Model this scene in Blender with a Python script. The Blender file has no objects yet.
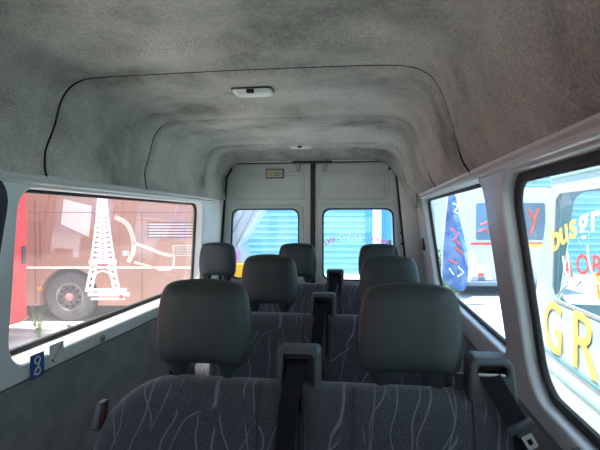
import bpy, bmesh, math, random
from mathutils import Vector, Matrix
random.seed(7)
S = bpy.context.scene
COL = S.collection
TH = math.radians(7.9)
GZ = -0.65                      # outside ground level, van floor is z = 0
CAMZ = 1.45

# ------------------------------------------------------------------ materials
def nodes(m):
    m.use_nodes = True
    return m.node_tree, m.node_tree.nodes, m.node_tree.links

def mat(name, c, rough=0.5, metal=0.0, c2=None, scale=8.0, det=4.0, bump=0.0, bscale=60, spec=0.5, lo=0.35, hi=0.65, coat=0.0, stretch=(1, 1, 1)):
    m = bpy.data.materials.new(name)
    nt, N, L = nodes(m)
    b = N['Principled BSDF']
    b.inputs['Base Color'].default_value = (*c, 1)
    b.inputs['Roughness'].default_value = rough
    b.inputs['Metallic'].default_value = metal
    b.inputs['Specular IOR Level'].default_value = spec
    b.inputs['Coat Weight'].default_value = coat
    tc = N.new('ShaderNodeTexCoord')
    if c2 is not None:
        mp = N.new('ShaderNodeMapping'); mp.inputs['Scale'].default_value = stretch
        L.new(tc.outputs['Object'], mp.inputs['Vector'])
        n = N.new('ShaderNodeTexNoise'); n.inputs['Scale'].default_value = scale; n.inputs['Detail'].default_value = det
        r = N.new('ShaderNodeValToRGB')
        r.color_ramp.elements[0].position = lo; r.color_ramp.elements[1].position = hi
        r.color_ramp.elements[0].color = (*c, 1); r.color_ramp.elements[1].color = (*c2, 1)
        L.new(mp.outputs['Vector'], n.inputs['Vector']); L.new(n.outputs['Fac'], r.inputs['Fac'])
        L.new(r.outputs['Color'], b.inputs['Base Color'])
    if bump:
        n2 = N.new('ShaderNodeTexNoise'); n2.inputs['Scale'].default_value = bscale; n2.inputs['Detail'].default_value = 3
        bp = N.new('ShaderNodeBump'); bp.inputs['Strength'].default_value = bump; bp.inputs['Distance'].default_value = 0.01
        L.new(tc.outputs['Object'], n2.inputs['Vector']); L.new(n2.outputs['Fac'], bp.inputs['Height'])
        L.new(bp.outputs['Normal'], b.inputs['Normal'])
    return m

def glass(name, tint, dust=0.0, dustc=(1, 1, 1), refl=0.96, base=0.04, power=5):
    """thin pane: clear, schlick reflection, a film of dust"""
    m = bpy.data.materials.new(name)
    nt, N, L = nodes(m)
    N.remove(N['Principled BSDF'])
    out = N['Material Output']
    tr = N.new('ShaderNodeBsdfTransparent'); tr.inputs['Color'].default_value = (*tint, 1)
    gl = N.new('ShaderNodeBsdfGlossy'); gl.inputs['Roughness'].default_value = 0.0
    lw = N.new('ShaderNodeLayerWeight'); lw.inputs['Blend'].default_value = 0.5
    p = N.new('ShaderNodeMath'); p.operation = 'POWER'; p.inputs[1].default_value = power
    ma = N.new('ShaderNodeMath'); ma.operation = 'MULTIPLY_ADD'; ma.inputs[1].default_value = refl; ma.inputs[2].default_value = base
    L.new(lw.outputs['Facing'], p.inputs[0]); L.new(p.outputs[0], ma.inputs[0])
    mx = N.new('ShaderNodeMixShader')
    L.new(ma.outputs[0], mx.inputs[0]); L.new(tr.outputs[0], mx.inputs[1]); L.new(gl.outputs[0], mx.inputs[2])
    last = mx.outputs[0]
    if dust:
        tl = N.new('ShaderNodeBsdfTranslucent'); tl.inputs['Color'].default_value = (*dustc, 1)
        n = N.new('ShaderNodeTexNoise'); n.inputs['Scale'].default_value = 3.0; n.inputs['Detail'].default_value = 6
        tc = N.new('ShaderNodeTexCoord'); L.new(tc.outputs['Object'], n.inputs['Vector'])
        mr = N.new('ShaderNodeMapRange'); mr.inputs['To Min'].default_value = dust * 0.7; mr.inputs['To Max'].default_value = dust * 1.3
        L.new(n.outputs['Fac'], mr.inputs['Value'])
        m2 = N.new('ShaderNodeMixShader')
        L.new(mr.outputs[0], m2.inputs[0]); L.new(last, m2.inputs[1]); L.new(tl.outputs[0], m2.inputs[2])
        last = m2.outputs[0]
    L.new(last, out.inputs['Surface'])
    return m

def fabric():
    m = bpy.data.materials.new('seat_fabric')
    nt, N, L = nodes(m)
    b = N['Principled BSDF']; b.inputs['Roughness'].default_value = 0.95
    b.inputs['Specular IOR Level'].default_value = 0.15
    b.inputs['Sheen Weight'].default_value = 0.25
    tc = N.new('ShaderNodeTexCoord')
    sep = N.new('ShaderNodeSeparateXYZ'); L.new(tc.outputs['Object'], sep.inputs[0])
    def math_(op, a, b_=None, c=None):
        n = N.new('ShaderNodeMath'); n.operation = op
        for k, q in enumerate((a, b_, c)):
            if q is None: continue
            if isinstance(q, (int, float)): n.inputs[k].default_value = q
            else: L.new(q, n.inputs[k])
        return n.outputs[0]
    def noise(sx, sz, seed, det=1.0):
        mp = N.new('ShaderNodeMapping'); mp.inputs['Scale'].default_value = (sx, 0.0, sz); mp.inputs['Location'].default_value = (seed, seed * 1.7, 0)
        L.new(tc.outputs['Object'], mp.inputs['Vector'])
        n = N.new('ShaderNodeTexNoise'); n.inputs['Scale'].default_value = 1.0; n.inputs['Detail'].default_value = det
        L.new(mp.outputs['Vector'], n.inputs['Vector']); return n.outputs['Fac']
    total = None
    for freq, amp, sx, sz, seed, slant in ((12.5, 2.2, 5.0, 4.5, 3.1, 0.0), (9.0, 2.6, 3.0, 3.2, 11.7, 2.6), (9.0, 2.6, 3.5, 3.6, 23.3, -2.8)):
        ph = math_('ADD', math_('MULTIPLY', sep.outputs['X'], freq), math_('MULTIPLY', sep.outputs['Z'], slant))
        ph = math_('MULTIPLY_ADD', noise(sx, sz, seed), amp, ph)
        fr = math_('ABSOLUTE', math_('SUBTRACT', math_('FRACT', math_('ADD', ph, 50.0)), 0.5))
        ln = N.new('ShaderNodeMapRange'); ln.inputs['From Min'].default_value = 0.010 * freq / 10; ln.inputs['From Max'].default_value = 0.030 * freq / 10
        ln.inputs['To Min'].default_value = 1; ln.inputs['To Max'].default_value = 0; L.new(fr, ln.inputs['Value'])
        mk = N.new('ShaderNodeMapRange'); L.new(noise(6.0, 6.0, seed + 40), mk.inputs['Value'])
        lo_ = 0.30 if slant == 0 else 0.46
        mk.inputs['From Min'].default_value = lo_; mk.inputs['From Max'].default_value = lo_ + 0.05
        v_ = math_('MULTIPLY', ln.outputs[0], mk.outputs[0])
        total = v_ if total is None else math_('MAXIMUM', total, v_)
    class _o: outputs = [math_('MULTIPLY', total, 0.85)]
    mu = _o
    wv = N.new('ShaderNodeTexNoise'); wv.inputs['Scale'].default_value = 260; wv.inputs['Detail'].default_value = 2
    L.new(tc.outputs['Object'], wv.inputs['Vector'])
    r = N.new('ShaderNodeValToRGB'); r.color_ramp.elements[0].position = 0.35; r.color_ramp.elements[1].position = 0.65
    r.color_ramp.elements[0].color = (*FAB_A, 1); r.color_ramp.elements[1].color = (*FAB_B, 1)
    L.new(wv.outputs['Fac'], r.inputs['Fac'])
    mx = N.new('ShaderNodeMix'); mx.data_type = 'RGBA'
    L.new(mu.outputs[0], mx.inputs[0]); L.new(r.outputs['Color'], mx.inputs[6]); mx.inputs[7].default_value = (*FAB_L, 1)
    L.new(mx.outputs[2], b.inputs['Base Color'])
    bp = N.new('ShaderNodeBump'); bp.inputs['Strength'].default_value = 0.25; bp.inputs['Distance'].default_value = 0.003
    L.new(wv.outputs['Fac'], bp.inputs['Height']); L.new(bp.outputs['Normal'], b.inputs['Normal'])
    return m

FAB_A = (0.036, 0.037, 0.045); FAB_B = (0.072, 0.074, 0.087); FAB_L = (0.17, 0.175, 0.20)

def lining_mat():
    m = bpy.data.materials.new('headliner_felt')
    nt, N, L = nodes(m)
    b = N['Principled BSDF']; b.inputs['Roughness'].default_value = 1.0; b.inputs['Specular IOR Level'].default_value = 0.1
    tc = N.new('ShaderNodeTexCoord')
    big = N.new('ShaderNodeTexNoise'); big.inputs['Scale'].default_value = 2.0; big.inputs['Detail'].default_value = 8; big.inputs['Roughness'].default_value = 0.65
    L.new(tc.outputs['Object'], big.inputs['Vector'])
    r = N.new('ShaderNodeValToRGB'); e = r.color_ramp.elements
    e[0].position = 0.33; e[0].color = (0.25, 0.252, 0.222, 1)
    e[1].position = 0.60; e[1].color = (0.60, 0.595, 0.53, 1)
    x = r.color_ramp.elements.new(0.47); x.color = (0.47, 0.468, 0.415, 1)
    L.new(big.outputs['Fac'], r.inputs['Fac'])
    fine = N.new('ShaderNodeTexNoise'); fine.inputs['Scale'].default_value = 150; fine.inputs['Detail'].default_value = 3
    L.new(tc.outputs['Object'], fine.inputs['Vector'])
    mr = N.new('ShaderNodeMapRange'); mr.inputs['From Min'].default_value = 0.3; mr.inputs['From Max'].default_value = 0.7
    mr.inputs['To Min'].default_value = 0.75; mr.inputs['To Max'].default_value = 1.2
    L.new(fine.outputs['Fac'], mr.inputs['Value'])
    mx = N.new('ShaderNodeVectorMath'); mx.operation = 'SCALE'
    L.new(r.outputs['Color'], mx.inputs[0]); L.new(mr.outputs[0], mx.inputs['Scale'])
    L.new(mx.outputs[0], b.inputs['Base Color'])
    bp = N.new('ShaderNodeBump'); bp.inputs['Strength'].default_value = 0.5; bp.inputs['Distance'].default_value = 0.004
    L.new(fine.outputs['Fac'], bp.inputs['Height']); L.new(bp.outputs['Normal'], b.inputs['Normal'])
    return m

M = {}
M['lining'] = lining_mat()
M['paint'] = mat('cream_paint', (0.70, 0.72, 0.68), 0.30, c2=(0.78, 0.80, 0.76), scale=3, bump=0.03, bscale=8)
M['doorpaint'] = mat('door_paint', (0.53, 0.56, 0.52), 0.30, c2=(0.62, 0.65, 0.60), scale=2.5, bump=0.03, bscale=7)
M['pillar'] = mat('grey_paint', (0.60, 0.62, 0.62), 0.32, c2=(0.70, 0.72, 0.72), scale=3)
M['carpet'] = mat('grey_side_carpet', (0.21, 0.215, 0.22), 0.95, c2=(0.27, 0.275, 0.28), scale=9, bump=0.3, bscale=200, spec=0.1)
M['floor'] = mat('speckled_vinyl', (0.16, 0.16, 0.165), 0.6, c2=(0.27, 0.27, 0.27), scale=90)
M['rubber'] = mat('black_rubber', (0.012, 0.012, 0.013), 0.55)
M['seam'] = mat('dark_seam_line', (0.02, 0.02, 0.018), 0.9)  # even black tone of the headliner seam lines
M['fabric'] = fabric()
M['piping'] = mat('seat_piping', (0.035, 0.036, 0.045), 0.9)
M['vinyl'] = mat('headrest_vinyl', (0.028, 0.038, 0.038), 0.45, c2=(0.033, 0.044, 0.043), scale=20, bump=0.12, bscale=420, spec=0.4)
M['grey_plastic'] = mat('grey_plastic', (0.050, 0.060, 0.066), 0.45, c2=(0.060, 0.070, 0.075), scale=30)
M['dark_plastic'] = mat('dark_plastic', (0.035, 0.037, 0.04), 0.45)
M['belt'] = mat('belt_webbing', (0.008, 0.0085, 0.010), 0.85, spec=0.15, c2=(0.013, 0.0135, 0.015), scale=40, stretch=(1, 1, 12))
M['chrome'] = mat('bright_steel', (0.85, 0.85, 0.85), 0.45, 0.6)
M['steel'] = mat('dull_steel', (0.4, 0.4, 0.4), 0.4, 1.0)
M['red_plastic'] = mat('red_plastic', (0.55, 0.03, 0.04), 0.4)
M['lamp_lens'] = mat('lamp_lens', (0.82, 0.82, 0.76), 0.3)
M['sticker_blue'] = mat('sticker_blue', (0.03, 0.10, 0.32), 0.35)
M['white'] = mat('white_ink', (0.8, 0.8, 0.8), 0.4)
M['plate'] = mat('plate_beige', (0.55, 0.52, 0.40), 0.4)
M['plate_dark'] = mat('plate_edge', (0.10, 0.10, 0.09), 0.5)
M['glass'] = glass('window_glass', (0.95, 0.985, 0.985), dust=0.0)
M['glass_dusty'] = glass('dusty_window_glass', (0.96, 0.96, 0.96), dust=0.035, dustc=(1.0, 0.97, 0.95), base=0.04)
M['glass_blue'] = glass('tinted_window_glass', (0.86, 0.95, 1.0), dust=0.0, power=10)
# outside
M['ground'] = mat('pale_concrete', (0.52, 0.50, 0.48), 0.9, c2=(0.66, 0.64, 0.61), scale=0.8, det=8, bump=0.1, bscale=20)
M['brown'] = mat('rose_brown_coach_paint', (0.36, 0.185, 0.135), 0.35, c2=(0.39, 0.205, 0.15), scale=1.0)
M['brown_dark'] = mat('panel_gap_brown', (0.17, 0.085, 0.065), 0.6)
M['redpaint'] = mat('red_coach_paint', (0.62, 0.02, 0.035), 0.3)
M['decal'] = mat('white_decal', (0.95, 0.93, 0.90), 0.5)
M['pale_trim_reflection'] = mat('pale_trim_and_reflection', (0.72, 0.52, 0.46), 0.5)  # vent trim, and the reflections painted on the coach side
M['tyre'] = mat('tyre_rubber', (0.05, 0.055, 0.065), 0.8, c2=(0.08, 0.085, 0.095), scale=12)
M['rim'] = mat('painted_rim', (0.62, 0.56, 0.56), 0.4, 0.2)
M['hub'] = mat('hub_red', (0.45, 0.22, 0.22), 0.45)
M['arch'] = mat('wheel_arch', (0.02, 0.02, 0.022), 0.9)
M['grille'] = mat('grille_dark', (0.10, 0.06, 0.055), 0.7)
M['orange'] = mat('orange_lamp', (0.9, 0.25, 0.03), 0.3)
M['siding'] = mat('blue_siding', (0.20, 0.44, 0.62), 0.55, c2=(0.23, 0.48, 0.67), scale=0.6)
M['siding_edge'] = mat('siding_joint', (0.13, 0.38, 0.60), 0.7)
M['bluepost'] = mat('deep_blue_frame', (0.07, 0.30, 0.68), 0.5)
M['offwhite'] = mat('white_post', (0.8, 0.82, 0.84), 0.6)
M['vanwhite'] = mat('white_van_paint', (0.50, 0.62, 0.62), 0.25, coat=0.3)
M['vanaqua'] = mat('aqua_van_paint', (0.30, 0.62, 0.64), 0.3)
M['vanline'] = mat('van_crease_line', (0.10, 0.26, 0.30), 0.5)
M['yellow'] = mat('yellow_lettering', (0.95, 0.64, 0.14), 0.5)
M['redink'] = mat('red_lettering', (0.75, 0.10, 0.07), 0.5)
M['orangeink'] = mat('orange_lettering', (0.90, 0.32, 0.05), 0.5)
M['bumper'] = mat('grey_bumper', (0.16, 0.20, 0.26), 0.6)
M['coachglass'] = mat('coach_glazing', (0.07, 0.15, 0.26), 0.08, spec=0.8)
M['vanseat'] = mat('turquoise_seat', (0.03, 0.42, 0.42), 0.7)
M['leaf'] = mat('weed_leaf', (0.10, 0.26, 0.04), 0.7, c2=(0.20, 0.36, 0.10), scale=6)
M['bushleaf'] = mat('bush_leaf', (0.12, 0.26, 0.06), 0.7, c2=(0.25, 0.38, 0.14), scale=5)
M['banner'] = mat('banner_cloth', (0.06, 0.14, 0.36), 0.8, c2=(0.18, 0.27, 0.48), scale=4, lo=0.40, hi=0.62)
M['coachpale'] = mat('pale_blue_white_paint', (0.50, 0.58, 0.66), 0.35)
M['coachgrey'] = mat('pale_grey_paint', (0.42, 0.45, 0.50), 0.35)
def ink(name, c, a):
    m = bpy.data.materials.new(name); nt, N, L = nodes(m); N.remove(N['Principled BSDF'])
    tl = N.new('ShaderNodeBsdfTranslucent'); tl.inputs['Color'].default_value = (*c, 1)
    tr = N.new('ShaderNodeBsdfTransparent'); tr.inputs['Color'].default_value = (*[0.4 + 0.6 * q for q in c], 1)
    mx = N.new('ShaderNodeMixShader'); mx.inputs[0].default_value = a
    L.new(tr.outputs[0], mx.inputs[1]); L.new(tl.outputs[0], mx.inputs[2]); L.new(mx.outputs[0], N['Material Output'].inputs['Surface']); return m
M['ink_red'] = ink('sun_faded_red_ink', (0.75, 0.16, 0.20), 0.55)
M['ink_grey'] = ink('sun_faded_grey_ink', (0.45, 0.5, 0.6), 0.40)
M['symbol'] = mat('label_symbol', (0.55, 0.36, 0.16), 0.5)
M['safety'] = mat('amber_paint', (0.92, 0.50, 0.02), 0.5)
M['pinkpaint'] = mat('lilac_paint', (0.55, 0.30, 0.55), 0.5)

# ------------------------------------------------------------------ helpers
def link(name, me, m=None, parent=None, smooth=False, **kw):
    if m is not None:
        me.materials.clear(); me.materials.append(m)
    o = bpy.data.objects.new(name, me); COL.objects.link(o)
    if parent is not None: o.parent = parent
    if smooth:
        for p in me.polygons: p.use_smooth = True
    for k, v in kw.items(): o[k] = v
    return o

def tag(o, label=None, cat=None, group=None, kind=None):
    if label: o['label'] = label
    if cat: o['category'] = cat
    if group: o['group'] = group
    if kind: o['kind'] = kind
    return o

def empty(name, loc=(0, 0, 0), rz=0.0, parent=None):
    o = bpy.data.objects.new(name, None); COL.objects.link(o)
    o.location = loc; o.rotation_euler = (0, 0, rz); o.empty_display_size = 0.05
    if parent is not None: o.parent = parent
    return o

def smooth_by_angle(me, ang=35):
    for p in me.polygons: p.use_smooth = True
    bm = bmesh.new(); bm.from_mesh(me)
    for e in bm.edges:
        if len(e.link_faces) == 2 and e.calc_face_angle(0) > math.radians(ang): e.smooth = False
    bm.to_mesh(me); bm.free()

def rrect(u0, v0, u1, v1, r, n=7, skew=0.0):
    """rounded rectangle; skew shifts the low edge by skew in u"""
    if not isinstance(r, (list, tuple)): r = [r] * 4
    pts = []
    for (cx, cy, a, rr) in ((u1 - r[0], v0 + r[0], -90, r[0]), (u1 - r[1], v1 - r[1], 0, r[1]), (u0 + r[2], v1 - r[2], 90, r[2]), (u0 + r[3], v0 + r[3], 180, r[3])):
        for k in range(n + 1):
            t = math.radians(a + 90 * k / n)
            pts.append((cx + rr * math.cos(t), cy + rr * math.sin(t)))
    return pts

def flat(outer, holes=(), depth=0.01, bevel=0.0, res=3):
    """filled 2D outline with holes, thickened: mesh in (u, v, w)"""
    cu = bpy.data.curves.new('tmp', 'CURVE'); cu.dimensions = '2D'; cu.fill_mode = 'BOTH'
    cu.extrude = max(depth / 2 - bevel, 0); cu.bevel_depth = bevel; cu.bevel_resolution = res; cu.offset = -bevel
    for pts in (outer, *holes):
        s = cu.splines.new('POLY'); s.points.add(len(pts) - 1)
        for p, q in zip(s.points, pts): p.co = (q[0], q[1], 0, 1)
        s.use_cyclic_u = True
    o = bpy.data.objects.new('tmp', cu); COL.objects.link(o)
    dg = bpy.context.evaluated_depsgraph_get()
    me = bpy.data.meshes.new_from_object(o.evaluated_get(dg))
    bpy.data.objects.remove(o); bpy.data.curves.remove(cu)
    return me

def remap(me, f):
    for v in me.vertices: v.co = f(*v.co)
    bm = bmesh.new(); bm.from_mesh(me)
    bmesh.ops.remove_doubles(bm, verts=bm.verts, dist=1e-5)
    bmesh.ops.recalc_face_normals(bm, faces=bm.faces)
    bm.to_mesh(me); bm.free()
    return me

def panel(name, outer, holes, depth, f, m, parent=None, bevel=0.0, smooth=True, **kw):
    me = remap(flat(outer, holes, depth, bevel), f)
    if smooth: smooth_by_angle(me)
    return link(name, me, m, parent, **kw)

class B:
    """mesh builder, several solids in one part"""
    def __init__(self): self.bm = bmesh.new()
    def box(self, x0, x1, y0, y1, z0, z1, bev=0.0, rot=None, seg=2):
        t = bmesh.new()
        bmesh.ops.create_cube(t, size=1)
        for v in t.verts:
            v.co = Vector(((x0 + x1) / 2 + v.co.x * (x1 - x0), (y0 + y1) / 2 + v.co.y * (y1 - y0), (z0 + z1) / 2 + v.co.z * (z1 - z0)))
        if bev: bmesh.ops.bevel(t, geom=t.edges[:], offset=bev, segments=seg, profile=0.5, affect='EDGES')
        if rot is not None: bmesh.ops.transform(t, matrix=rot, verts=t.verts)
        self._add(t); return self
    def _add(self, t):
        me = bpy.data.meshes.new('t'); t.to_mesh(me); t.free(); self.bm.from_mesh(me); bpy.data.meshes.remove(me)
    def mesh(self, me): self.bm.from_mesh(me); return self
    def tube(self, pts, r, n=8, flatz=1.0):
        pts = [Vector(p) for p in pts]; rings = []
        prev = None
        for i, p in enumerate(pts):
            d = (pts[min(i + 1, len(pts) - 1)] - pts[max(i - 1, 0)]).normalized()
            a = d.cross(Vector((0, 0, 1)))
            if a.length < 1e-3: a = d.cross(Vector((0, 1, 0)))
            a.normalize()
            if prev is not None and a.dot(prev) < 0: a = -a
            prev = a
            b = d.cross(a).normalized()
            rr = r[i] if isinstance(r, (list, tuple)) else r
            rings.append([self.bm.verts.new(p + a * rr * math.cos(2 * math.pi * k / n) + b * rr * flatz * math.sin(2 * math.pi * k / n)) for k in range(n)])
        for r0, r1 in zip(rings, rings[1:]):
            for k in range(n): self.bm.faces.new((r0[k], r0[(k + 1) % n], r1[(k + 1) % n], r1[k]))
        self.bm.faces.new(rings[0][::-1]); self.bm.faces.new(rings[-1])
        return self
    def ribbon(self, pts, wvec, t=0.0015):
        """strap along pts; wvec half-width vector(s)"""
        rows = []
        for i, p in enumerate(pts):
            p = Vector(p); w = Vector(wvec[i] if isinstance(wvec, list) else wvec)
            d = (Vector(pts[min(i + 1, len(pts) - 1)]) - Vector(pts[max(i - 1, 0)])).normalized()
            n = d.cross(w).normalized() * t
            rows.append([self.bm.verts.new(p + q) for q in (-w - n, w - n, w + n, -w + n)])
        for a, b in zip(rows, rows[1:]):
            for k in range(4): self.bm.faces.new((a[k], a[(k + 1) % 4], b[(k + 1) % 4], b[k]))
        self.bm.faces.new(rows[0][::-1]); self.bm.faces.new(rows[-1])
        return self
    def lathe(self, prof, n=32, M4=None):
        """prof: (radius, height) about z"""
        t = bmesh.new(); rings = []
        for r, h in prof:
            rings.append([t.verts.new((r * math.cos(2 * math.pi * k / n), r * math.sin(2 * math.pi * k / n), h)) for k in range(n)])
        for a, b in zip(rings, rings[1:]):
            for k in range(n): t.faces.new((a[k], a[(k + 1) % n], b[(k + 1) % n], b[k]))
        if prof[0][0] > 1e-4: t.faces.new(rings[0][::-1])
        if prof[-1][0] > 1e-4: t.faces.new(rings[-1])
        if M4 is not None: bmesh.ops.transform(t, matrix=M4, verts=t.verts)
        bmesh.ops.remove_doubles(t, verts=t.verts, dist=1e-6)
        self._add(t); return self
    def sweep(self, prof, y0, y1, closed=True):
        """prof of (x, z) along y"""
        a = [self.bm.verts.new((x, y0, z)) for x, z in prof]; b = [self.bm.verts.new((x, y1, z)) for x, z in prof]
        n = len(prof)
        for k in range(n if closed else n - 1): self.bm.faces.new((a[k], a[(k + 1) % n], b[(k + 1) % n], b[k]))
        if closed: self.bm.faces.new(a[::-1]); self.bm.faces.new(b)
        return self
    def build(self, name, m, parent=None, smooth=False, ang=35, **kw):
        bmesh.ops.recalc_face_normals(self.bm, faces=self.bm.faces)
        me = bpy.data.meshes.new(name); self.bm.to_mesh(me); self.bm.free()
        if smooth: smooth_by_angle(me, ang)
        return link(name, me, m, parent, **kw)

def pillow(outline, T, cen, n=3.4, rings=9, f=None, flatback=False):
    """puffed cushion of a star shaped outline (u, v); thickness T in w (front at +w)"""
    bm = bmesh.new()
    out = [Vector((p[0] - cen[0], p[1] - cen[1])) for p in outline]
    N = len(out)
    def ring(s, w): return [bm.verts.new((cen[0] + p.x * s, cen[1] + p.y * s, w)) for p in out]
    ss = [math.sin(math.pi / 2 * k / rings) ** 0.8 for k in range(1, rings + 1)]
    front = []
    for s in ss[:-1]: front.append(ring(s, T / 2 * (1 - s ** n) ** (1 / 2.2)))
    mid = ring(1, 0)
    back = []
    for s in reversed(ss[:-1]): back.append(ring(s, -T / 2 * (1 - s ** n) ** (1 / 2.2)))
    allr = front + [mid] + back
    for a, b in zip(allr, allr[1:]):
        for k in range(N): bm.faces.new((a[k], a[(k + 1) % N], b[(k + 1) % N], b[k]))
    c0 = bm.verts.new((cen[0], cen[1], T / 2)); c1 = bm.verts.new((cen[0], cen[1], -T / 2))
    for k in range(N):
        bm.faces.new((c0, allr[0][(k + 1) % N], allr[0][k])); bm.faces.new((c1, allr[-1][k], allr[-1][(k + 1) % N]))
    if f:
        for v in bm.verts: v.co = f(*v.co)
    bmesh.ops.recalc_face_normals(bm, faces=bm.faces)
    me = bpy.data.meshes.new('p'); bm.to_mesh(me); bm.free()
    for p in me.polygons: p.use_smooth = True
    return me

def text_flat(s, size, depth=0.004, bold=0.0):
    cu = bpy.data.curves.new('tmp', 'FONT'); cu.body = s; cu.size = size; cu.extrude = depth / 2; cu.offset = bold
    cu.align_x = 'CENTER'
    o = bpy.data.objects.new('tmp', cu); COL.objects.link(o)
    dg = bpy.context.evaluated_depsgraph_get()
    me = bpy.data.meshes.new_from_object(o.evaluated_get(dg))
    bpy.data.objects.remove(o); bpy.data.curves.remove(cu)
    return me

def letters(specs, f):
    """specs: (char, u, v, angle, size, bold) ; f maps (u, v, w)"""
    bm = bmesh.new()
    for ch, u, v, a, size, bold, *sx in specs:
        k = sx[0] if sx else 1.0
        me = text_flat(ch, size, depth=0.002, bold=bold)
        ca, sa = math.cos(a), math.sin(a)
        for q in me.vertices:
            x, y, w = q.co; x *= k
            q.co = Vector(f(u + x * ca - y * sa, v + x * sa + y * ca, w))
        bm.from_mesh(me); bpy.data.meshes.remove(me)
    bmesh.ops.recalc_face_normals(bm, faces=bm.faces)
    me = bpy.data.meshes.new('lettering'); bm.to_mesh(me); bm.free()
    return me

def catmull(P, n=8, closed=False):
    out = []
    m = len(P)
    rng = range(m if closed else m - 1)
    for i in rng:
        if closed: p = [P[(i - 1) % m], P[i], P[(i + 1) % m], P[(i + 2) % m]]
        else: p = [P[max(i - 1, 0)], P[i], P[i + 1], P[min(i + 2, m - 1)]]
        for k in range(n):
            t = k / n
            out.append(tuple(0.5 * (2 * p[1][j] + (p[2][j] - p[0][j]) * t + (2 * p[0][j] - 5 * p[1][j] + 4 * p[2][j] - p[3][j]) * t * t + (3 * p[1][j] - p[0][j] - 3 * p[2][j] + p[3][j]) * t ** 3) for j in range(len(P[0]))))
    if not closed: out.append(tuple(P[-1]))
    return out

# ------------------------------------------------------------------ van shell
YF, YR = -1.40, 3.90
def xl(z): return -1.245 + (z - 0.94) * 0.06       # inner face, left wall
def xr(z): return 0.49 - (z - 0.98) * 0.15        # inner face, right wall

floor = B().box(-1.40, 0.58, YF, YR, -0.06, 0.0).build('floor', M['floor']); tag(floor, kind='structure')

WT = 0.06   # wall thickness
WTL = 0.085
def left_map(u, v, w):
    k = (v - 0.94) / 0.62
    if 1.470 < u < 2.0: u += 0.020 * k * (1 - (u - 1.470) / 0.53)      # front edge of the window rakes back
    elif 1.15 < u <= 1.470: u -= 0.10 * (1 - k) * (u - 1.15) / 0.32
    if 0.90 < v < 1.05: v -= (w + WTL / 2) * 0.45 * (1 - max(0, v - 0.95) / 0.10)     # the sill slopes inwards
    return Vector((xl(v) - WTL / 2 + w, u, v))
def right_map(u, v, w): return Vector((xr(v) + WT / 2 + w, u, v))
LW = [(1.485, 0.948, 3.42, 1.560, 0.085), (0.05, 0.935, 1.447, 1.590, 0.12)]
RW = [(1.70, 0.965, 3.40, 1.585, 0.075), (0.05, 0.915, 1.50, 1.578, 0.11)]
def window(n, spec, fmap, sgn, gm, rub, rubm=M['rubber'], dw=0.016, lap=0.012):
    y0, z0, y1, z1, r = spec
    t = tag(empty('window_%d' % n), kind='structure')
    g = rub
    # rubber surround sits at the outer side of the opening
    panel('window_gasket', rrect(y0 - lap, z0 - lap, y1 + lap, z1 + lap, r), [rrect(y0 + g, z0 + g, y1 - g, z1 - g, r * 0.8)], 0.018, lambda u, v, w: fmap(u, v, w + sgn * dw), rubm, t, bevel=0.004)
    panel('window_pane', rrect(y0 + g * 0.6, z0 + g * 0.6, y1 - g * 0.6, z1 - g * 0.6, r * 0.85), [], 0.004, lambda u, v, w: fmap(u, v, w + sgn * dw), gm, t, smooth=False)
    return t
wl = panel('wall_left', [(YF, 0.842), (YR, 0.842), (YR, 1.61), (YF, 1.61)], [rrect(*s) for s in LW], WTL, left_map, M['paint'], bevel=0.012); tag(wl, kind='structure')
wr = panel('wall_right', [(YF, 0.84), (YR, 0.84), (YR, 1.64), (YF, 1.64)], [rrect(*s) for s in RW], WT, right_map, M['pillar'], bevel=0.012); tag(wr, kind='structure')
window(1, LW[0], left_map, -1, M['glass_dusty'], 0.014, dw=0.026)
window(2, LW[1], left_map, -1, M['glass_dusty'], 0.036, dw=-0.036, lap=0.012)
window(3, RW[0], right_map, 1, M['glass_blue'], 0.016)
window(4, RW[1], right_map, 1, M['glass'], 0.026)
# lower side panels
wb = B().sweep([(-1.40, 0.0), (-1.29, 0.0), (-1.270, 0.40), (-1.240, 0.75), (-1.250, 0.842), (-1.40, 0.842)], YF, YR).build('wall_left_lower', M['carpet'], smooth=True); tag(wb, kind='structure')
wb = B().sweep([(0.60, 0.0), (0.50, 0.0), (0.49, 0.40), (0.485, 0.78), (0.498, 0.842), (0.60, 0.842)], YF, YR).build('wall_right_lower', M['carpet'], smooth=True); tag(wb, kind='structure')

# rails over the windows (painted channel)
def rail(name, pts, m):
    o = B().sweep(catmull(pts, 5, True), YF, 3.62).build(name, m, smooth=True, ang=60); return tag(o, kind='structure')
rail('trim_1', [(-1.26, 1.572), (-1.208, 1.574), (-1.194, 1.580), (-1.197, 1.587), (-1.206, 1.590), (-1.199, 1.596), (-1.197, 1.603), (-1.212, 1.613), (-1.26, 1.614)], M['paint'])
rail('trim_2', [(0.46, 1.586), (0.402, 1.587), (0.386, 1.593), (0.389, 1.601), (0.400, 1.606), (0.388, 1.612), (0.382, 1.620), (0.395, 1.630), (0.46, 1.632)], M['paint'])

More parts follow.
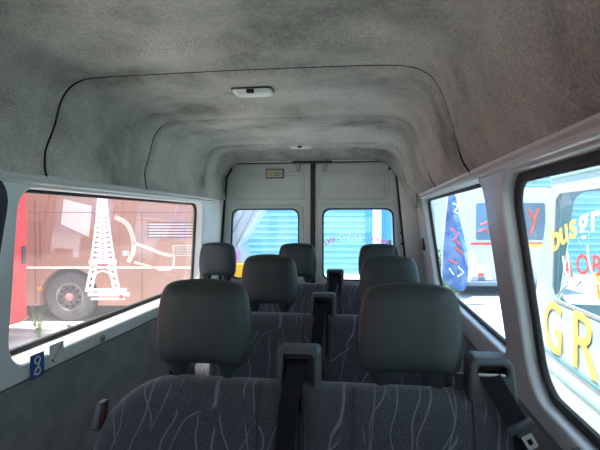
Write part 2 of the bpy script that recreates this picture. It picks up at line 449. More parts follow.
# headliner: a shaped felt shell
PROF = [(-1.203, 1.600), (-1.218, 1.65), (-1.226, 1.72), (-1.220, 1.80), (-1.208, 1.87), (-1.192, 1.915), (-1.165, 1.955), (-1.125, 1.982), (-1.07, 1.995), (-0.95, 1.999), (-0.75, 2.0), (-0.45, 2.002), (-0.15, 2.0), (0.02, 1.998),
        (0.13, 1.992), (0.190, 1.976), (0.232, 1.948), (0.262, 1.90), (0.282, 1.85), (0.302, 1.79), (0.324, 1.73), (0.350, 1.67), (0.388, 1.618)]
XC = -0.455
SEAMS = (1.72, 2.55, 3.45)
def ss(a, b, x):
    t = min(max((x - a) / (b - a), 0), 1); return t * t * (3 - 2 * t)
def lin_point(p, nrm, y):
    x, z = p
    d = 0.0
    lowfade = ss(1.63, 1.74, z)
    for s in SEAMS:
        # roll of each moulding into the seam, behind the seam a shallow lip
        d += lowfade * 0.010 * math.exp(-((y - s) / 0.012) ** 2)
        d -= lowfade * 0.012 * ss(s, s + 0.05, y) * (1 - ss(s + 0.16, s + 0.30, y))
    # shallow trays between the seams
    top = ss(1.90, 1.97, z)
    for (a, b) in ((-0.9, 0.5), (0.60, 1.52), (2.0, 2.42), (2.83, 3.32)):
        k = ss(a, a + 0.07, y) * (1 - ss(b - 0.07, b, y)) * (1 - ss(0.46, 0.55, abs(x - XC)))
        d += 0.030 * k * top
    side = (1 - ss(1.90, 1.95, z)) * ss(1.68, 1.74, z)
    for (a, b) in ((0.60, 1.50), (1.98, 2.42), (2.83, 3.32)):
        d += 0.010 * side * ss(a, a + 0.07, y) * (1 - ss(b - 0.07, b, y))
    # closes down to the door header at the back
    e = ss(3.66, 3.85, y)
    zz = z + nrm[1] * d; xx = x + nrm[0] * d
    if zz > 1.5:
        zz = zz - e * 0.075 * ss(1.70, 1.95, z)
        xx = xx + (XC - xx) * 0.045 * e
    return xx, zz
PP = catmull(PROF, 4)
def nrm_of(i):
    a = PP[max(i - 1, 0)]; b = PP[min(i + 1, len(PP) - 1)]
    t = Vector((b[0] - a[0], b[1] - a[1])).normalized()
    return (-t.y, t.x)          # outwards
ys = []
y = YF
while y < 3.86:
    ys.append(y)
    near = min(abs(y - s) for s in SEAMS)
    y += 0.006 if near < 0.03 else (0.02 if near < 0.35 else 0.03)
ys.append(3.87)
bm = bmesh.new()
def warp(x, z, y):        # the mouldings lean: forward at the foot on the left, back on the right
    k = (1 - ss(1.60, 1.86, z)) * ss(0.4, 1.2, y) * (1 - ss(3.2, 3.6, y))
    return y + (-0.085 if x < XC else 0.075) * k
G = [[bm.verts.new((lambda q: (q[0], warp(q[0], q[1], yy), q[1]))(lin_point(PP[i], nrm_of(i), yy))) for i in range(len(PP))] for yy in ys]
for a, b in zip(G, G[1:]):
    for k in range(len(PP) - 1): bm.faces.new((a[k], a[k + 1], b[k + 1], b[k]))
me = bpy.data.meshes.new('ceiling'); bm.to_mesh(me); bm.free()
for p in me.polygons: p.use_smooth = True
ceil = link('ceiling', me, M['lining']); tag(ceil, kind='structure')
for s in SEAMS[:2]:
    pts = []
    for i in range(len(PP)):
        q = lin_point(PP[i], nrm_of(i), s); n = nrm_of(i)
        pts.append((q[0] - n[0] * 0.003, warp(q[0], q[1], s), q[1] - n[1] * 0.003))
    B().tube(pts, 0.0036 if s < 2 else 0.0026, 6).build('ceiling_seam', M['seam'], ceil, smooth=True)
# lining ears hanging on the rear pillars
for sx, x0, x1 in ((-1, -1.262, -1.232), (1, 0.34, 0.37)):
    panel('lining_ear', rrect(3.50, 1.52, 3.66, 1.68, 0.03), [], 0.02, lambda u, v, w, a=(x0 + x1) / 2, s=sx: Vector((a + w + s * 0.02, u, v)), M['lining'], ceil, bevel=0.005)
# outer roof skin
rf = [(p[0] + (0.10 if p[0] > XC else -0.10), p[1] + 0.06) for p in PROF]
rf = [(-1.40, 1.60), (-1.37, 1.64)] + rf[1:-1] + [(0.485, 1.68), (0.50, 1.62)]
rf_in = [(x + (0.02 if x < XC else -0.02), z - 0.02) for x, z in reversed(rf)]
roof = B().sweep(rf + rf_in, YF - 0.05, YR + 0.04).build('roof', M['vanwhite'], smooth=True); tag(roof, kind='structure')

# unseen front wall, added to enclose the light; low windscreen opening dims the headliner
fw = panel('wall_front', [(-1.42, 0.0), (0.62, 0.0), (0.56, 1.55), (0.36, 1.95), (0.25, 2.07), (-1.15, 2.07), (-1.28, 1.95), (-1.40, 1.55)],
           [rrect(-1.15, 0.95, 0.30, 1.50, 0.08)], 0.05, lambda u, v, w: Vector((u, YF + w - 0.02, v)), M['pillar'], bevel=0.005); tag(fw, kind='structure')
t = tag(empty('window_5'), kind='structure')
panel('window_gasket', rrect(-1.165, 0.935, 0.315, 1.515, 0.08), [rrect(-1.12, 0.98, 0.27, 1.47, 0.07)], 0.02, lambda u, v, w: Vector((u, YF - 0.03 + w, v)), M['rubber'], t, bevel=0.004)
panel('window_pane', rrect(-1.13, 0.97, 0.28, 1.48, 0.07), [], 0.005, lambda u, v, w: Vector((u, YF - 0.03 + w, v)), M['glass'], t, smooth=False)

# rear door frame
def yz_map(y0): return lambda u, v, w: Vector((u, y0 + w, v))
frame_out = [(-1.40, -0.02), (0.58, -0.02), (0.56, 1.60), (0.50, 1.66), (0.36, 1.97), (0.25, 2.04), (-1.15, 2.04), (-1.26, 1.97), (-1.38, 1.66), (-1.40, 1.60)]
door_hole = [(-1.262, 0.02), (0.362, 0.02), (0.330, 1.15), (0.262, 1.80)] + [(0.262 - 0.055 * math.sin(a) - 0.0, 1.86 + 0.05 * math.sin(a)) for a in (0.3, 0.9, 1.4)] + [(0.16, 1.918), (-1.10, 1.918)] + [(-1.175 + 0.05 * (1 - math.sin(a)), 1.86 + 0.055 * math.sin(a)) for a in (1.4, 0.9, 0.3)] + [(-1.185, 1.80), (-1.238, 1.15)]
wbk = panel('wall_back', frame_out, [door_hole], 0.05, yz_map(3.885), M['paint'], bevel=0.008); tag(wbk, kind='structure')

def shrink(pts, d):
    c = Vector((sum(p[0] for p in pts) / len(pts), sum(p[1] for p in pts) / len(pts)))
    w = max(p[0] for p in pts) - min(p[0] for p in pts); h = max(p[1] for p in pts) - min(p[1] for p in pts)
    return [(c.x + (p[0] - c.x) * (1 - 2 * d / w), c.y + (p[1] - c.y) * (1 - 2 * d / h)) for p in pts]
CX = -0.432
seal = panel('trim_3', shrink(door_hole, -0.004), [shrink(door_hole, 0.016)], 0.03, yz_map(3.90), M['rubber'], bevel=0.003); tag(seal, kind='structure')
dl = [p for p in shrink(door_hole, 0.014) if p[0] < CX]; dr = [p for p in shrink(door_hole, 0.014) if p[0] > CX]
def door(n, pts, x_in, win, upper, sgn):
    zt = max(p[1] for p in pts); zb = min(p[1] for p in pts)
    pts = list(pts)
    if sgn < 0: out = pts + [(x_in, zb), (x_in, zt)] if False else None
    # order the outline by going round
    if sgn > 0:
        right = [p for p in pts]                       # bottom-right ... top
        right = [right[0]] + right[1:]
        out = [(x_in, zb)] + right + [(x_in, zt)]
    else:
        out = [(x_in, zt)] + [p for p in pts if p[1] > 0.5] + [pts[0], (x_in, zb)]
    d = tag(empty('door_%d' % n, (0, 0, 0)), kind='structure')
    panel('door_panel', out, [win], 0.05, yz_map(3.925), M['doorpaint'], d, bevel=0.010)
    # raised frame around the glass
    wx0 = min(p[0] for p in win); wx1 = max(p[0] for p in win); wz0 = min(p[1] for p in win); wz1 = max(p[1] for p in win)
    panel('window_surround', shrink(win, -0.035), [shrink(win, 0.002)], 0.016, yz_map(3.898), M['doorpaint'], d, bevel=0.007)
    w = empty('door_window', parent=d)
    panel('door_window_gasket', shrink(win, -0.006), [shrink(win, 0.014)], 0.02, yz_map(3.905), M['rubber'], d, bevel=0.004)
    bpy.data.objects.remove(w)
    panel('door_window_pane', shrink(win, 0.008), [], 0.004, yz_map(3.915), M['glass_blue'], d, smooth=False)
    # pressed panel above the glass
    panel('pressed_panel', upper, [shrink(upper, 0.012)], 0.012, yz_map(3.900), M['doorpaint'], d, bevel=0.0055)
    panel('pressed_panel', shrink(upper, 0.03), [], 0.008, yz_map(3.900), M['doorpaint'], d, bevel=0.0035)
    return d
WL = [(-0.545, 0.99), (-0.545, 1.47)] + [(-0.605 + 0.06 * math.cos(a), 1.472 + 0.06 * math.sin(a)) for a in (0.4, 0.8, 1.2, 1.57)] + [(-1.07, 1.532)] + [(-1.075 - 0.06 * math.sin(a), 1.472 + 0.06 * math.cos(a)) for a in (0.4, 0.8, 1.2, 1.57)] + [(-1.155, 1.0)] + [(-1.095 - 0.06 * math.cos(a), 0.985 - 0.06 * math.sin(a)) for a in (0.4, 0.8, 1.2, 1.57)] + [(-0.61, 0.925)] + [(-0.605 + 0.06 * math.sin(a), 0.985 - 0.06 * math.cos(a)) for a in (0.4, 0.8, 1.2)]
WR = [(-0.355 if False else 2 * CX - 0.0 - p[0] - 0.035 + 0.0, p[1]) for p in WL][::-1]
UL = rrect(-1.12, 1.60, -0.50, 1.84, 0.04)
UR = rrect(-0.385, 1.60, 0.19, 1.84, 0.04)
d1 = door(1, dl, CX - 0.014, WL, UL, -1)
d2 = door(2, dr, CX + 0.014, WR, UR, 1)
B().box(CX - 0.019, CX + 0.019, 3.885, 3.93, 0.03, 1.912, 0.006).build('trim_4', M['rubber'], kind='structure')
# latches at the head of the doors
for d, x in ((d1, -0.555), (d2, -0.335)):
    B().box(x - 0.016, x + 0.016, 3.868, 3.905, 1.845, 1.905, 0.004).box(x - 0.024, x + 0.024, 3.862, 3.90, 1.892, 1.912, 0.003).build('door_latch', M['steel'], d)
B().box(-0.60, -0.27, 3.855, 3.885, 1.905, 1.925, 0.004).build('trim_5', M['dark_plastic'], kind='structure')
for d, x in ((d1, -1.145), (d2, 0.20)):
    B().lathe([(0.0, 0.0), (0.010, 0.0), (0.012, 0.004), (0.012, 0.012)], 12, Matrix.Translation((x, 3.892, 1.855)) @ Matrix.Rotation(-math.pi / 2, 4, 'X')).build('buffer_plug', M['dark_plastic'], d)
# label plate with a small symbol and two lines of print
B().box(-0.832, -0.678, 3.884, 3.900, 1.785, 1.865, 0.003).build('label_plate', M['plate_dark'], d1)
B().box(-0.822, -0.688, 3.881, 3.890, 1.795, 1.855, 0.002).build('label_face', M['plate'], d1)
B().box(-0.810, -0.772, 3.879, 3.886, 1.806, 1.844).build('label_symbol', M['symbol'], d1)
B().box(-0.760, -0.700, 3.879, 3.886, 1.834, 1.840).box(-0.760, -0.700, 3.879, 3.886, 1.820, 1.826).box(-0.760, -0.715, 3.879, 3.886, 1.806, 1.812).build('label_print', M['plate_dark'], d1)
# small studs beside the right door glass
B().lathe([(0, 0), (0.014, 0), (0.014, 0.01)], 10, Matrix.Translation((0.298, 3.885, 1.33)) @ Matrix.Rotation(-math.pi / 2, 4, 'X')).build('hinge_stud', M['dark_plastic'], d2)
B().lathe([(0, 0), (0.014, 0), (0.014, 0.01)], 10, Matrix.Translation((0.303, 3.885, 1.24)) @ Matrix.Rotation(-math.pi / 2, 4, 'X')).build('hinge_stud', M['dark_plastic'], d2)
B().box(0.19, 0.215, 3.88, 3.90, 1.21, 1.27, 0.004).build('glass_hinge', M['steel'], d2)
# mirrored lettering stuck on the outer face of the right rear glass
def arc(s, cx, cz, R, a0, a1, size, cols, mirror=True):
    n = len(s)
    for colr, idxs in cols:
        sp = []
        for i in idxs:
            a = a0 + (a1 - a0) * i / (n - 1)
            sp.append((s[i], math.sin(a) * R, math.cos(a) * R - R, -a, size, 0.0, 1.25))
        yield colr, letters(sp, lambda u, v, w: (cx + (-u if mirror else u), 3.920 + w * 0.3, cz + v))
for colr, me in arc('busgroup.eu', -0.075, 1.285, 0.50, -0.48, 0.48, 0.085, (('ink_red', (0, 1, 2)), ('ink_grey', (3, 4, 5, 6, 7)), ('ink_red', (8, 9, 10)))):
    link('glass_lettering', me, M[colr], d2)
# latch striker on right rear pillar
t = tag(empty('latch_striker', (0.455, 3.66, 1.25)), 'small black latch plate with two slots on the right rear pillar', 'latch')
B().box(-0.022, 0.0, -0.045, 0.045, -0.045, 0.045, 0.006).build('plate', M['dark_plastic'], t)
B().box(-0.030, -0.018, -0.03, 0.03, 0.008, 0.02, 0.002).box(-0.030, -0.018, -0.03, 0.03, -0.022, -0.010, 0.002).build('slot', M['steel'], t)

# ------------------------------------------------------------------ dome lamps
def dome_lamp(x, y, z, w, l, label, sag=0.0):
    t = tag(empty('ceiling_lamp', (x, y, z)), label, 'ceiling lamp', 'ceiling lamps')
    panel('lamp_base', rrect(-w / 2 - 0.005, -l / 2 - 0.005, w / 2 + 0.005, l / 2 + 0.005, 0.02), [], 0.010, lambda u, v, q: Vector((u, v, q - 0.003)), M['dark_plastic'], t, bevel=0.003)
    me = pillow(rrect(-w / 2, -l / 2, w / 2, l / 2, 0.022), 0.036, (0, 0), n=5, rings=6, f=lambda u, v, q: Vector((u, v, q - 0.010)))
    link('lamp_lens', me, M['lamp_lens'], t)
    B().box(-0.018, 0.014, -l / 2 - 0.007, -l / 2 + 0.012, -0.026, -0.010, 0.004).build('lamp_switch', M['rubber'], t)
dome_lamp(-0.468, 1.93, 1.992, 0.165, 0.085, 'white oblong ceiling lamp with small black switch, nearer of the two on the headliner')
dome_lamp(-0.485, 3.53, 2.005, 0.17, 0.08, 'flat white ceiling lamp just in front of the rear doors')

# ------------------------------------------------------------------ stickers and caps on the left sill
t = tag(empty('safety_sticker', (xl(0.905), 1.63, 0.885)), 'blue seat belt sticker with pale round pictograms on the left window sill', 'sticker')
panel('sticker_face', rrect(-0.038, -0.048, 0.038, 0.045, 0.004), [], 0.002, lambda u, v, w: Vector((w + 0.002, u, v)), M['sticker_blue'], t)
for vz in (0.020, -0.022):
    ring = [(0.018 * math.cos(a), vz + 0.016 * math.sin(a)) for a in [k * math.pi / 10 for k in range(20)]]
    ri = [(0.012 * math.cos(a), vz + 0.010 * math.sin(a)) for a in [k * math.pi / 10 for k in range(20)]]
    panel('pictogram', ring, [ri], 0.002, lambda u, v, w: Vector((w + 0.0035, u, v)), M['white'], t)
B().ribbon([(0.004, -0.02, -0.03), (0.004, 0.01, 0.005)], (0, 0.003, -0.002), 0.0005).build('pictogram', M['white'], t)
t = tag(empty('emergency_tool_sticker', (xl(0.90), 1.745, 0.895)), 'pale sticker with a thin hammer outline beside the blue sticker', 'sticker')
panel('sticker_face', rrect(-0.045, -0.04, 0.045, 0.045, 0.004), [], 0.0015, lambda u, v, w: Vector((w + 0.0015, u, v)), M['paint'], t)
B().tube([(0.003, -0.028, -0.02), (0.003, 0.032, 0.034)], 0.0012, 5).tube([(0.003, -0.034, -0.015), (0.003, -0.020, -0.026)], 0.003, 6).build('pictogram', M['grey_plastic'], t)
t = tag(empty('cover_cap', (xl(0.87), 2.085, 0.872)), 'round grey cover cap screwed into the left sill', 'cap')
B().lathe([(0, 0.009), (0.006, 0.009), (0.010, 0.007), (0.0165, 0.006), (0.018, 0.0)], 20, Matrix.Rotation(math.pi / 2, 4, 'Y')).build('cap_disc', M['steel'], t, smooth=True)
B().box(0.008, 0.0105, -0.007, 0.007, -0.0015, 0.0015).build('cap_slot', M['dark_plastic'], t)
t = tag(empty('belt_anchor', (0.500, 1.17, 0.885)), 'round dark belt anchor bolt on the right wall below the big window', 'bolt')
B().lathe([(0, 0.016), (0.014, 0.016), (0.020, 0.010), (0.024, 0.0)], 20, Matrix.Rotation(-math.pi / 2, 4, 'Y')).build('bolt_head', M['grey_plastic'], t, smooth=True)

# ------------------------------------------------------------------ seats
def headrest_mesh(w=0.292, h=0.250):
    a = w / 2
    P = [(0, 0.004), (a * 0.5, 0.003), (a * 0.80, -0.002), (a * 0.95, 0.022), (a * 0.995, 0.07), (a, 0.12), (a * 0.97, 0.17), (a * 0.90, 0.215), (a * 0.75, h - 0.008), (a * 0.4, h + 0.003), (0, h + 0.006),
         (-a * 0.4, h + 0.003), (-a * 0.75, h - 0.008), (-a * 0.90, 0.215), (-a * 0.97, 0.17), (-a, 0.12), (-a * 0.995, 0.07), (-a * 0.95, 0.022), (-a * 0.80, -0.002), (-a * 0.5, 0.003)]
    P = catmull(P, 4, True)
    me = pillow(P, 0.105, (0, 0.12), n=5.5, rings=14, f=lambda u, v, w_: Vector((u, -w_ + 0.05 * (v - 0.1) + 0.25 * u * u, v)))
    b = B(); b.mesh(me)
    for sg in (-1, 1):          # short necks over the posts
        b.tube([(sg * 0.080, 0.004, 0.05), (sg * 0.084, 0.002, 0.02), (sg * 0.080, 0.0, -0.004), (sg * 0.076, 0.0, -0.024), (sg * 0.074, 0.0, -0.036)], [0.045, 0.042, 0.034, 0.024, 0.019], 16)
    m2 = bpy.data.meshes.new('headrest'); b.bm.to_mesh(m2); b.bm.free()
    smooth_by_angle(m2, 60)
    return m2
HR = headrest_mesh()

def backrest_mesh(x0, x1, zl, zt, rl, rr):
    P = rrect(x0, zl, x1, zt, (0.03, rr, rl, 0.03), n=10)
    Q = []
    for i in range(len(P)):          # more points along straight runs
        a, b = P[i], P[(i + 1) % len(P)]
        m = max(1, int(math.hypot(b[0] - a[0], b[1] - a[1]) / 0.05))
        for k in range(m): Q.append((a[0] + (b[0] - a[0]) * k / m, a[1] + (b[1] - a[1]) * k / m))
    return pillow(Q, 0.13, ((x0 + x1) / 2, (zl + zt) / 2), n=14, rings=14, f=lambda u, v, w: Vector((u, -w + 0.14 * (v - 0.96), v)))

def bench(yrow, seats, towers, label, left_end=True, zt=0.965):
    """seats: (x0, x1, headrest_x, left radius, right radius, seam offsets)"""
    x_all = (min(s[0] for s in seats), max(s[1] for s in seats))
    t = tag(empty('bench_seat', ((x_all[0] + x_all[1]) / 2, yrow, 0)), label, 'bench seat', 'rows of minibus seats')
    ox = (x_all[0] + x_all[1]) / 2
    for (x0, x1, hx, rl, rr, seams) in seats:
        x0 -= ox; x1 -= ox; hx -= ox
        b = link('backrest', backrest_mesh(x0, x1, 0.40, zt, rl, rr), M['fabric'], t)
        for sx in seams:
            pts = [(sx - ox, -0.0665 + 0.14 * (z - 0.96) + q, z) for z, q in ((0.45, 0), (0.6, 0), (0.8, 0), (0.90, 0), (0.930, 0.003), (0.948, 0.010), (0.958, 0.022), (0.9655, 0.045))]
            B().tube(pts, 0.0027, 6).build('piping', M['piping'], b, smooth=True)
        c = link('seat_cushion', pillow(rrect(x0 + 0.005, -0.56, x1 - 0.005, -0.05, 0.05, n=5), 0.14, ((x0 + x1) / 2, -0.30), n=10, rings=8, f=lambda u, v, w: Vector((u, v, 0.40 + w + 0.04 * (-v)))), M['fabric'], t)
        h = link('headrest', HR, M['vinyl'], t); h.location = (hx, 0.005, zt + 0.043)
        for s in (-1, 1):
            B().tube([(s * 0.077, 0.004, -0.10), (s * 0.077, 0.004, 0.0)], 0.0065, 10).build('headrest_post', M['steel'], h, smooth=True)
            B().box(s * 0.077 - 0.016, s * 0.077 + 0.016, -0.014, 0.020, -0.062, -0.048, 0.004).build('post_collar', M['dark_plastic'], h)
    B().box(x_all[0] - ox + 0.04, x_all[1] - ox - 0.04, -0.50, -0.04, 0.27, 0.33, 0.01).build('seat_frame', M['dark_plastic'], t)
    for lx in (x_all[0] - ox + 0.14, x_all[1] - ox - 0.14):
        for ly in (-0.45, -0.10):
            B().box(lx - 0.02, lx + 0.02, ly - 0.02, ly + 0.02, 0.0, 0.28, 0.004).build('leg', M['dark_plastic'], t)
    for tx in towers: tower(t, tx - ox)
    return t, ox

def tower(t, tx, right=False):
    """belt guide housing standing on the backrest, strap running down the front"""
    e = empty('belt_tower', (tx, 0.0, 0.955), parent=t)
    mp = lambda u, v, w: Vector((u, w, v))
    W, H = 0.062, 0.118
    panel('tower_frame', rrect(-W, -0.07, W, H, (0.004, 0.016, 0.016, 0.004)), [rrect(-W + 0.016, -0.06, W - 0.016, H - 0.018, 0.012)], 0.075, mp, M['grey_plastic'], e, bevel=0.006)
    panel('tower_back', rrect(-W + 0.005, -0.07, W - 0.005, H - 0.008, 0.012), [], 0.012, lambda u, v, w: Vector((u, w + 0.026, v)), M['dark_plastic'], e, bevel=0.003)
    B().box(-W + 0.016, W - 0.016, -0.010, 0.024, H - 0.038, H - 0.026, 0.004).build('belt_slot', M['rubber'], e)
    pts = [(-0.004, 0.016, H - 0.036), (-0.006, -0.030, H - 0.055), (-0.010, -0.052, 0.03), (-0.016, -0.074, -0.005), (-0.022, -0.086, -0.06), (-0.030, -0.102, -0.18), (-0.036, -0.130, -0.36), (-0.040, -0.165, -0.52)]
    B().ribbon(catmull(pts, 4), (0.027, 0, 0), 0.0012).build('belt', M['belt'], e, smooth=True)
    return e

# front row
b1, ox = bench(1.36, [(-0.815, -0.187, -0.486, 0.25, 0.015, [-0.300]), (-0.184, 0.425, 0.128, 0.015, 0.05, [-0.030, 0.290])], [-0.190],
               'nearest row, two patterned seats with big grey headrests and a belt tower between')
# reclining handle on the aisle side
h = empty('seat_lever', (-0.815 - ox + 0.020, -0.045, 0.85), parent=b1); h.scale = (0.7, 0.7, 0.7)
panel('lever_loop', rrect(-0.032, -0.05, 0.032, 0.055, 0.014), [rrect(-0.018, -0.036, 0.018, 0.040, 0.008)], 0.03, lambda u, v, w: Vector((w, u + 0.4 * v, v)), M['dark_plastic'], h, bevel=0.005)
B().box(-0.006, 0.006, -0.012, 0.022, -0.03, 0.034, 0.003).build('lever_button', M['red_plastic'], h)
# right hand belt tower with strap and tongue
e = empty('belt_tower', (0.338 - ox, 0.01, 0.958), parent=b1)
W, H = 0.056, 0.112
mp = lambda u, v, w: Vector((u + 0.12 * (0.12 - v) * (1 if u > 0 else 0), w - 0.02, v))
panel('tower_frame', rrect(-W, -0.05, W, H, (0.006, 0.022, 0.022, 0.006)), [rrect(-W + 0.022, H - 0.050, W - 0.018, H - 0.020, 0.012)], 0.085, mp, M['grey_plastic'], e, bevel=0.008)
panel('tower_back', rrect(-W + 0.006, -0.04, W - 0.006, H - 0.010, 0.014), [], 0.014, lambda u, v, w: Vector((u, w + 0.005, v)), M['dark_plastic'], e, bevel=0.003)
B().box(-0.036, 0.036, -0.066, -0.052, H - 0.048, H - 0.038, 0.003).build('belt_slot', M['steel'], e)
pts = [(-0.005, -0.060, H - 0.044), (0.002, -0.072, H - 0.056), (0.020, -0.088, 0.022), (0.040, -0.105, -0.015), (0.052, -0.112, -0.035)]
B().ribbon(catmull(pts, 4), (0.025, 0, 0.008), 0.0014).build('belt', M['belt'], e, smooth=True)
tg = empty('belt_tongue', (0.056, -0.118, -0.042), parent=e); tg.rotation_euler = (0.15, -0.55, 0)
B().box(-0.035, 0.035, -0.006, 0.008, -0.012, 0.010, 0.005).box(-0.018, 0.022, -0.005, 0.006, -0.026, -0.008, 0.004).build('tongue_body', M['grey_plastic'], tg, smooth=True)
panel('tongue_plate', rrect(-0.012, -0.070, 0.016, -0.018, 0.005), [rrect(-0.004, -0.060, 0.008, -0.040, 0.002)], 0.003, lambda u, v, w: Vector((u, w, v)), M['chrome'], tg)
pts = [(0.060, -0.108, -0.045), (0.075, -0.09, -0.12), (0.080, -0.08, -0.25), (0.085, -0.08, -0.40)]
B().ribbon(catmull(pts, 4), (0.024, 0.004, 0), 0.0012).build('lap_belt', M['belt'], e)
# dark buckle behind the right headrest
B().box(0.255 - ox, 0.285 - ox, 0.0, 0.02, 0.935, 1.01, 0.005).build('belt_buckle', M['dark_plastic'], b1)
# second row
bench(2.34, [(-0.785, -0.187, -0.485, 0.12, 0.015, [-0.655, -0.30]), (-0.184, 0.415, 0.120, 0.015, 0.09, [-0.030, 0.270])], [-0.205],
      'middle row of patterned seats with two grey headrests, between the nearest and rear rows')
# back row
bench(3.44, [(-1.285, -0.787, -1.115, 0.06, 0.015, [-1.20, -0.90]), (-0.784, -0.187, -0.498, 0.015, 0.015, [-0.64, -0.34]), (-0.184, 0.415, 0.100, 0.015, 0.06, [-0.03, 0.26])], [-0.215],
      'rearmost row of three patterned seats in front of the back doors')

# ------------------------------------------------------------------ outside: placed in frames on the ground
FWD = Vector((-math.sin(TH), math.cos(TH), 0)); RGT = Vector((math.cos(TH), math.sin(TH), 0))
def gpt(X, d, z=0.0):
    p = RGT * X + FWD * d; return (p.x, p.y, GZ + z)
g = B().box(-60, 60, -40, 70, GZ - 0.2, GZ).build('ground', M['ground']); tag(g, kind='structure')

def wheel(parent, X, r, yface, plain=False):
    e = empty('wheel', (X, yface, r), parent=parent)
    R = Matrix.Rotation(math.pi / 2, 4, 'X')
    B().lathe([(r * 0.55, 0.0), (r * 0.60, 0.02), (r * 0.80, 0.035), (r * 0.94, 0.02), (r, -0.02), (r, -0.24), (r * 0.9, -0.28), (r * 0.5, -0.28)], 40, R).build('tyre', M['tyre'], e, smooth=True)
    B().lathe([(r * 0.57, 0.0), (r * 0.55, 0.012), (r * 0.50, -0.03), (r * 0.44, -0.015), (r * 0.30, -0.005), (r * 0.22, 0.0), (0.0, 0.0)], 40, R).build('rim', M['rim'], e, smooth=True)
    if plain: return e
    for nm, n_, rad, pr_, ph, m_ in (('rim_hole', 10, 0.385, [(0, 0.006), (r * 0.055, 0.006), (r * 0.055, -0.02)], 0, 'arch'), ('lug_nut', 10, 0.25, [(0, 0.03), (r * 0.03, 0.03), (r * 0.035, 0.0)], 0.5, 'steel')):
        first = B().lathe(pr_, 10, R).build(nm, M[m_], e)
        for k in range(n_):
            o = first if k == 0 else first.copy()
            if k: COL.objects.link(o)
            a = (k + ph) * 2 * math.pi / n_
            o.parent = e; o.location = (r * rad * math.cos(a), -0.004, r * rad * math.sin(a))
    B().lathe([(0, 0.06), (r * 0.10, 0.06), (r * 0.15, 0.045), (r * 0.17, 0.0)], 20, R).build('hub', M['hub'], e, smooth=True)

# rose brown coach, side on, 9.4 m away
s = 9.4 / 467.0
cx = lambda px: (px - 300) * s
cz = lambda py: 2.1 - (py - 218) * s
coach = tag(empty('coach', gpt(0, 9.4), TH), 'rose brown coach with white lattice tower picture along its side', 'coach')
def side_map(off): return lambda u, v, w: Vector((u, w + off, v))
wx = cx(68)
arch_r = 0.60
def body_outline(x0, x1, z0, z1, arches, r=0.12):
    P = [(x0, z1 - r), (x0, z0)]
    for a in arches:
        t0 = math.asin((z0 - 0.50) / arch_r) if abs(z0 - 0.5) < arch_r else 0
        for k in range(17):
            th = math.pi - t0 - (math.pi - 2 * t0) * k / 16
            P.append((a + arch_r * math.cos(th), 0.50 + arch_r * math.sin(th)))
    P += [(x1, z0), (x1, z1 - r), (x1 - r, z1), (x0 + r, z1)]
    return P
panel('body', body_outline(cx(214) - 9.6, cx(214), 0.33, 3.55, [cx(214) - 8.2, wx]), [], 2.5, side_map(1.25), M['brown'], coach, bevel=0.02)
for a_ in (wx, cx(214) - 8.2): B().box(a_ - 0.62, a_ + 0.62, 0.32, 2.2, 0.40, 1.12).build('wheel_well', M['arch'], coach)
wheel(coach, wx, 0.50, 0.06); wheel(coach, cx(214) - 8.2, 0.50, 0.06, plain=True)
B().box(cx(214) - 9.5, cx(214) - 0.05, 0.5, 2.4, 0.10, 0.45, 0.02).build('underbody', M['arch'], coach)
# panel gaps
b = B()
for px, y0, y1 in ((35, 200, 303), (142, 213, 308), (95, 213, 262), (40, 213, 262)):
    b.box(cx(px) - 0.008, cx(px) + 0.008, -0.006, 0.01, cz(y1), cz(y0))
b.box(cx(214) - 9.4, cx(213), -0.006, 0.01, cz(212.6), cz(212))
b.build('panel_gap', M['brown_dark'], coach)
B().box(cx(214) - 9.4, cx(213.5), -0.008, 0.01, cz(268.6), cz(266.8)).build('stripe', M['decal'], coach)
# vent slats
b = B()
for k in range(6): b.box(cx(147), cx(196), -0.012, 0.01, cz(222.2 + 2.9 * k + 1.1), cz(222.2 + 2.9 * k))
b.build('vent_slats', M['grille'], coach)
b = B()
for k in range(5): b.box(cx(149), cx(193), -0.010, 0.01, cz(223.6 + 2.9 * k + 1.2), cz(223.6 + 2.9 * k))
b.build('vent_trim', M['pale_trim_reflection'], coach)
b = B().box(cx(172.5), cx(192), -0.006, 0.01, cz(256), cz(245))
b.build('mesh_grille_back', M['pale_trim_reflection'], coach)
b = B()
for i in range(12):
    for j in range(6):
        b.box(cx(173.5 + i * 1.55), cx(174.4 + i * 1.55), -0.010, 0.0, cz(246.9 + j * 1.6), cz(245.9 + j * 1.6))
b.build('mesh_grille', M['grille'], coach)
B().box(cx(122.5), cx(129), -0.015, 0.01, cz(256), cz(251), 0.008).build('fuel_flap', M['coachgrey'], coach)
B().box(cx(37), cx(41.5), -0.02, 0.01, cz(290), cz(287.6), 0.004).build('marker_lamp', M['orange'], coach)
B().box(cx(119), cx(123), -0.02, 0.01, cz(299), cz(295), 0.006).build('reflector', M['redink'], coach)
